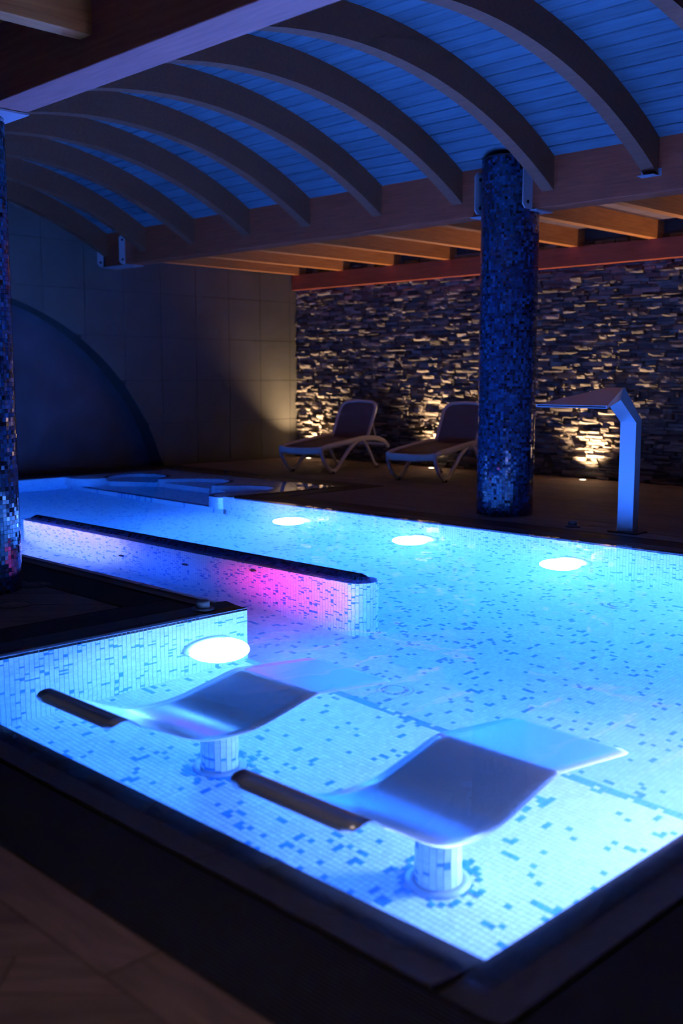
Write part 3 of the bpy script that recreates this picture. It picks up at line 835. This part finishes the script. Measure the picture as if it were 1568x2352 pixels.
# ------------------------------------------------------------------ UNDERWATER LAMPS
def pool_lamp(loc, d, col, power, lens, label, off=0.19, r=0.135, rad=0.16, spot=None):
    """round lamp with flange on a pool wall; d = outward direction"""
    root = empty('pool_lamp', loc); tag(root, label, 'pool lamp', 'underwater pool lamps')
    ax = 'x' if abs(d[0]) > 0 else 'y'; sg = d[0] if ax == 'x' else d[1]
    MB().lathe([(r + .03, 0), (r + .03, sg * .012), (r + .02, sg * .02), (r, sg * .022), (r, sg * .004)], (0, 0, 0), 40, ax, False).build('flange', 'lamp_ring', root, True)
    MB().lathe([(r, sg * .006), (r * .93, sg * .024), (r * .7, sg * .036), (r * .4, sg * .042), (.004, sg * .044)], (0, 0, 0), 40, ax).build('lens', lens, root, True)
    if spot:
        l = light('lamp_light', 'SPOT', (d[0] * .07, d[1] * .07, 0), col, power, root, 0.05, spot_size=math.radians(spot), spot_blend=1.0)
        l.rotation_euler = Vector((d[0], d[1], 0)).to_track_quat('-Z', 'Y').to_euler()
    else: light('lamp_light', 'POINT', (d[0] * off, d[1] * off, 0), col, power, root, rad)
    return root
for y, lb in ((7.76, 'glowing round underwater lamp on the far pool wall, left of three'), (6.14, 'glowing round underwater lamp on the far pool wall, middle of three below the mosaic column'),
              (4.56, 'glowing round underwater lamp on the far pool wall, right of three near the shower fountain'), (2.98, 'underwater lamp on the far pool wall just outside the right photo edge')):
    pool_lamp((X1, y, -0.87), (-1, 0), BLUE, P_FAR, 'lens_blue', lb)
pool_lamp((3.47, Y1, -0.62), (0, -1), BLUE_W, P_PEN, 'lens_blue', 'large white-glowing underwater lamp on the deck tongue wall beside the left water lounger', off=0.10, rad=0.17)
pool_lamp((3.75, Y0, -0.55), (0, 1), BLUE_N, P_NEAR, 'lens_blue', 'underwater lamp under the near pool edge below the right water lounger')
pool_lamp((XP, 5.18, -0.62), (1, 0), MAGENTA, P_PINK, 'lens_magenta', 'magenta underwater lamp under the deck tongue facing the divider wall', spot=105)
pool_lamp((XP, 6.85, -0.70), (1, 0), (0.01, 0.07, 1.0), P_MID, 'lens_blue', 'blue underwater lamp under the deck tongue facing the middle of the divider wall', spot=115)
pool_lamp((XP, 10.4, -0.70), (1, 0), BLUE, P_ALC, 'lens_blue', 'blue underwater lamp on the tongue wall facing the scalloped alcove, outside the frame')
pool_lamp((XP, 8.15, -0.55), (1, 0), VIOLET, P_VIOLET, 'lens_violet', 'violet-white underwater lamp behind the left column facing the divider wall', spot=120)

# ------------------------------------------------------------------ WATER LOUNGERS
def water_lounger(cx, cy, label):
    """curved polished steel sheet on a mosaic pedestal; local x along the body, z from the platform"""
    root = empty('water_lounger', (cx, cy, ZS)); tag(root, label, 'water lounger', 'steel water loungers')
    prof = spline([(-.722, .012), (-.708, .030), (-.672, .042), (-.632, .034), (-.585, -.008), (-.50, -.12), (-.40, -.26), (-.31, -.355), (-.21, -.405), (-.10, -.425), (0.0, -.41), (.10, -.36), (.21, -.295), (.285, -.252), (.33, -.238), (.375, -.246), (.50, -.285), (.68, -.345), (.83, -.395)], 6)
    hw, n = 0.285, len(prof)
    nrm = []
    for i in range(n):
        a, b = prof[max(i - 1, 0)], prof[min(i + 1, n - 1)]; d = (b[0] - a[0], b[1] - a[1]); l = math.hypot(*d); nrm.append((-d[1] / l, d[0] / l))
    lens = [0]
    for i in range(1, n): lens.append(lens[-1] + math.hypot(prof[i][0] - prof[i - 1][0], prof[i][1] - prof[i - 1][1]))
    cols = [-1, -.8, -.4, 0, .4, .8, 1]; t = .004; vs = []
    for side in (0, 1):
        for i in range(n):
            w_ = hw
            if lens[i] < .045: w_ = hw - .045 + math.sqrt(max(0, .045 ** 2 - (.045 - lens[i]) ** 2))
            if lens[-1] - lens[i] < .05: q = lens[-1] - lens[i]; w_ = hw - .05 + math.sqrt(max(0, .05 ** 2 - (.05 - q) ** 2))
            for c in cols: vs.append((prof[i][0] - nrm[i][0] * t * side, c * w_, prof[i][1] - nrm[i][1] * t * side - ZS))
    m_ = len(cols); k0 = n * m_; fs = []
    for i in range(n - 1):
        for j in range(m_ - 1):
            q = (i * m_ + j, i * m_ + j + 1, (i + 1) * m_ + j + 1, (i + 1) * m_ + j)
            fs.append(q); fs.append(tuple(k0 + x for x in q[::-1]))
    rim_ = [j for j in range(m_)] + [i * m_ + m_ - 1 for i in range(1, n)] + [(n - 1) * m_ + j for j in range(m_ - 2, -1, -1)] + [i * m_ for i in range(n - 2, 0, -1)]
    for a, b in zip(rim_, rim_[1:] + rim_[:1]): fs.append((b, a, k0 + a, k0 + b))
    pydata('seat_sheet', vs, fs, 'steel', root, True)
    hp = -0.445 - ZS; r = 0.083
    MB().lathe([(r - .004, 0), (r - .004, hp)], n=40).build('pedestal', 'grout_pool', root, False)
    nn = round(2 * PI * r / P); nz = round(hp / P); C_, U_, V_, N_ = [], [], [], []
    for k in range(nn):
        a = 2 * PI * (k + .5) / nn
        for j in range(nz):
            C_.append((r * math.cos(a), r * math.sin(a), (j + .5) * hp / nz)); N_.append((math.cos(a), math.sin(a), 0))
            U_.append((-math.sin(a) * (PI * r / nn - .0012), math.cos(a) * (PI * r / nn - .0012), 0)); V_.append((0, 0, hp / nz / 2 - .0012))
    tiles_mesh('pedestal_tiles', C_, U_, V_, N_, mosaic_tone(nn, nz, .09).ravel(), .005, 'mosaic_white', root, 'stuff')
    MB().lathe([(.118, .003), (.118, .007), (.10, .014), (r + .002, .018), (r + .002, .004)], n=40, cap=False).build('base_flange', 'steel_bracket', root, True)
    # navy mosaic collar set in the floor around the pedestal
    C_, U_, V_, T_ = [], [], [], []
    for i in range(-7, 8):
        for j in range(-7, 8):
            if .11 < math.hypot(i * P, j * P) < .165 and random.random() < .5: C_.append((i * P, j * P, .0035)); U_.append((.0118, 0, 0)); V_.append((0, .0118, 0)); T_.append(.52 + .4 * random.random())
    tiles_mesh('collar_tiles', C_, U_, V_, np.tile([0, 0, 1.], (len(C_), 1)), T_, .0035, 'mosaic_white', root, 'stuff')
    return root
water_lounger(2.745, 3.50, 'curved polished steel water lounger by the deck tongue, catching white glare')
water_lounger(2.735, 2.25, 'curved polished steel water lounger closest to the near pool corner')
# floor inlets
for (x, y, lb) in ((4.206, 3.79, 'round white floor inlet between the water loungers and open pool floor'), (6.58, 3.79, 'round white floor inlet near the right end of the far pool wall')):
    r = empty('floor_inlet', (x, y, ZB)); tag(r, lb, 'inlet', 'round pool floor inlets')
    MB().lathe([(.10, .001), (.10, .008), (.085, .012), (.075, .008), (.075, .001)], n=32, cap=False).build('ring', 'plastic_pale', r, True)
    MB().lathe([(.055, .002), (.055, .014), (.04, .017), (.003, .018)], n=24).build('cap', 'plastic_pale', r, True)
    for k in range(10):
        a = 2 * PI * k / 10
        o_ = MB().box(.055, .076, -.004, .004, .002, .011).build('spoke', 'plastic_pale', r); o_.rotation_euler = (0, 0, a)

# ------------------------------------------------------------------ SHOWER FOUNTAIN
sh = empty('shower_fountain', (7.93, 4.50, 0)); tag(sh, 'angular steel shower fountain with wide flat spout, lit blue', 'fountain')
def shp(o_): o_.parent = sh; o_.matrix_parent_inverse = Matrix.Translation((-7.93, -4.50, 0)); return o_
ya, yb = 4.43, 4.575
ol = [(7.885, .012), (7.975, .012), (7.975, .95), (7.685, 1.222), (7.625, 1.215), (7.625, 1.125), (7.885, .932)]
o_ = shp(MB().prism(ol, ya, yb, 'y').build('post', 'steel_brushed'))
lx = 7.02; la, lb_ = 4.19, 4.83
top = [(7.66, ya, 1.222), (7.66, yb, 1.222), (lx, lb_, 1.092), (lx, la, 1.092)]
bot = [(7.63, ya, 1.125), (7.63, yb, 1.125), (lx, lb_, 1.070), (lx, la, 1.070)]
shp(pydata('spout', top + bot, [(0, 1, 2, 3), (7, 6, 5, 4), (0, 4, 5, 1), (1, 5, 6, 2), (2, 6, 7, 3), (3, 7, 4, 0)], 'steel_brushed'))
shp(box('outlet_slot', lx - .001, lx + .004, la + .012, lb_ - .012, 1.0765, 1.0855, 'black_slot'))
shp(box('base_plate', 7.83, 8.03, 4.37, 4.635, 0, .013, 'cover_dark', bevel=.003))

# ------------------------------------------------------------------ SUN LOUNGERS
def sun_lounger(x, y, rz, label):
    root = empty('sun_lounger', (x, y, 0), rz); tag(root, label, 'sun lounger', 'white plastic sun loungers')
    W_ = 0.335
    for s_ in (-1, 1):
        yy = s_ * W_
        rail = spline([(0.02, yy, .345), (.15, yy, .368), (.5, yy, .395), (.9, yy, .425), (1.2, yy, .440), (1.5, yy, .425), (1.72, yy, .375), (1.86, yy, .285)], 5)
        MB().tube(rail, [.03 + .012 * math.sin(PI * i / (len(rail) - 1)) for i in range(len(rail))], .022, 10).build('side_rail', 'white_plastic', root, True)
        fl_ = spline([(.03, yy, .34), (.055, yy, .25), (.14, yy, .13), (.25, yy, .045), (.34, yy, .028), (.43, yy, .06), (.58, yy, .18), (.76, yy, .31), (.95, yy, .405)], 5)
        g = MB().tube(fl_, .03, .022, 10).build('leg', 'white_plastic', root, True)
        MB().lathe([(.032, 0), (.034, .03)], (.31, yy, 0), 12).build('foot', 'rubber_black', g, True)
        rl = spline([(1.10, yy, .425), (1.22, yy, .34), (1.34, yy, .20), (1.44, yy, .075), (1.52, yy, .03)], 5)
        g = MB().tube(rl, .026, .02, 10).build('leg', 'white_plastic', root, True)
        MB().lathe([(.028, 0), (.03, .02)], (1.53, yy, 0), 12).build('foot', 'rubber_black', g, True)
    fr = spline([(.03, -W_, .34), (.0, -.26, .325), (-.015, 0, .315), (.0, .26, .325), (.03, W_, .34)], 5)
    MB().tube(fr, .022, .048, 10, up=(0, 0, 1)).build('front_rail', 'white_plastic', root, True)
    for xx, zz in ((.98, .40), (1.72, .33)):
        MB().tube([(xx, -W_, zz), (xx, W_, zz)], .02, .02, 10, up=(0, 0, 1)).build('cross_bar', 'white_plastic', root, True)
    # seat sling
    st_ = [(.04, .352), (.3, .388), (.6, .408), (.95, .432), (1.31, .448)]
    vs, fs = [], []
    for i, (a, b) in enumerate(st_):
        for yy, dz in ((-.315, 0), (-.16, -.012), (0, -.016), (.16, -.012), (.315, 0)): vs.append((a, yy, b + dz))
    k0 = len(vs); vs += [(a, b, c - .012) for a, b, c in vs]
    for i in range(len(st_) - 1):
        for j in range(4):
            q = (i * 5 + j, i * 5 + j + 1, i * 5 + j + 6, i * 5 + j + 5); fs += [q, tuple(k0 + t for t in q[::-1])]
    rim_ = [0, 1, 2, 3, 4] + [i * 5 + 4 for i in range(1, 5)] + [20 + j for j in (3, 2, 1, 0)] + [i * 5 for i in (3, 2, 1)]
    fs += [(b, a, k0 + a, k0 + b) for a, b in zip(rim_, rim_[1:] + rim_[:1])]
    pydata('seat_sling', vs, fs, 'sling_brown', root, True)
    # backrest: rounded frame and sling, tilted
    A_ = math.radians(60); px, pz = 1.30, .435; Lb = 0.60
    def bp(l, yy, off=0): return (px + l * math.cos(A_) - off * math.sin(A_), yy, pz + l * math.sin(A_) + off * math.cos(A_))
    h_ = .30
    path = spline([(0, -h_), (.22, -h_), (.44, -h_), (.53, -h_ + .02), (.585, -h_ + .085), (Lb, -.1), (Lb + .005, 0), (Lb, .1), (.585, h_ - .085), (.53, h_ - .02), (.44, h_), (.22, h_), (0, h_)], 5)
    bf = MB().tube([bp(l, yy) for l, yy in path], .026, .02, 10, up=(-math.sin(A_), 0, math.cos(A_))).build('backrest_frame', 'white_plastic', root, True)
    ins = [(l * .985, yy * .96) for l, yy in path]
    vs = [bp(l, yy, .006) for l, yy in ins] + [bp(l, yy, -.006) for l, yy in ins]; n_ = len(ins)
    fs = [tuple(range(n_)), tuple(range(n_, 2 * n_))[::-1]] + [(i, (i + 1) % n_, n_ + (i + 1) % n_, n_ + i) for i in range(n_)]
    pydata('backrest_sling', vs, fs, 'sling_brown', root)
    for s_ in (-1, 1):
        MB().tube([bp(.28, s_ * .29, -.02), (1.56, s_ * .30, .42)], .012, .012, 8).build('back_strut', 'white_plastic', root, True)
    return root
sun_lounger(9.66, 10.47, math.radians(13), 'white plastic sun lounger with brown sling, farther one next to the end wall')
sun_lounger(9.80, 8.60, math.radians(13), 'white plastic sun lounger with brown sling, half behind the mosaic column')

# ------------------------------------------------------------------ GROUND SPOTS at the stone wall
for k, (x, y, lb) in enumerate(((11.66, 12.42, 'bright recessed floor spot under the sun lounger by the end wall'), (11.64, 9.80, 'bright recessed floor spot seen under the second sun lounger'),
                              (11.66, 7.28, 'bright recessed floor spot left of the shower fountain'), (11.66, 4.75, 'recessed floor spot at the stone wall outside the right photo edge'))):
    r = empty('floor_spot', (x, y, 0)); tag(r, lb, 'floor light', 'recessed floor spots')
    MB().lathe([(.055, 0), (.055, .004), (.045, .006), (.040, .003)], n=28, cap=False).build('ring', 'lamp_ring', r, True)
    MB().lathe([(.041, .001), (.041, .004), (.03, .006), (.002, .007)], n=28).build('lens', 'lens_warm', r, True)
    l = light('spot_light', 'SPOT', (0, 0, .03), WARM, P_UP, r, 0.03, spot_size=math.radians(108), spot_blend=1.0)
    d = Vector((0.04, 0.0, 1.0)).normalized()
    l.rotation_euler = d.to_track_quat('-Z', 'Y').to_euler()

# ------------------------------------------------------------------ SMALL THINGS ON THE DECK
def knob(x, y, lb, r=.045):
    o_ = empty('deck_button', (x, y, 0)); tag(o_, lb, 'push button', 'round push buttons on the deck')
    MB().lathe([(r * 1.7, .0), (r * 1.7, .008), (r * 1.45, .014)], n=28).build('flange', 'plastic_grey', o_, True)
    MB().lathe([(r, .014), (r, .045), (r * .85, .052), (.002, .053)], n=28).build('cap', 'plastic_grey', o_, True)
knob(3.55, 4.66, 'round grey push button at the tip of the deck tongue', .04)
knob(7.90, 5.02, 'round grey push button between mosaic column and shower fountain', .04)
knob(8.98, 11.2, 'round grey push button beside the scalloped alcove', .04)
for (x, y, lb) in ((3.23, 5.98, 'round dark drain cover at the foot of the left mosaic column'), (2.86, 5.53, 'round dark drain cover on the deck tongue planks')):
    o_ = empty('drain_cover', (x, y, 0)); tag(o_, lb, 'drain cover', 'round deck drain covers')
    MB().lathe([(.105, 0), (.105, .004), (.085, .006), (.08, .003)], n=32, cap=False).build('ring', 'cover_dark', o_, True)
    MB().lathe([(.08, .001), (.08, .004), (.002, .0045)], n=32).build('lid', 'deck_plank', o_, True)

# unseen fill downlight, added to brighten the near deck, above and behind the camera
r = empty('fill_downlight', (0.1, 0.9, 3.23)); tag(r, 'unseen fill downlight added over the near deck, outside the frame', 'fill light')
MB().lathe([(.065, 0), (.065, -.006), (.05, -.008), (.045, -.002)], n=28, cap=False).build('ring', 'lamp_ring', r, True)
MB().lathe([(.046, -.001), (.046, -.004), (.002, -.006)], n=28).build('lens', 'lens_warm', r, True)
l = light('fill_light', 'SPOT', (0, 0, -.04), (1.0, 0.70, 0.62), P_FILL, r, .05, spot_size=math.radians(95), spot_blend=1.0)
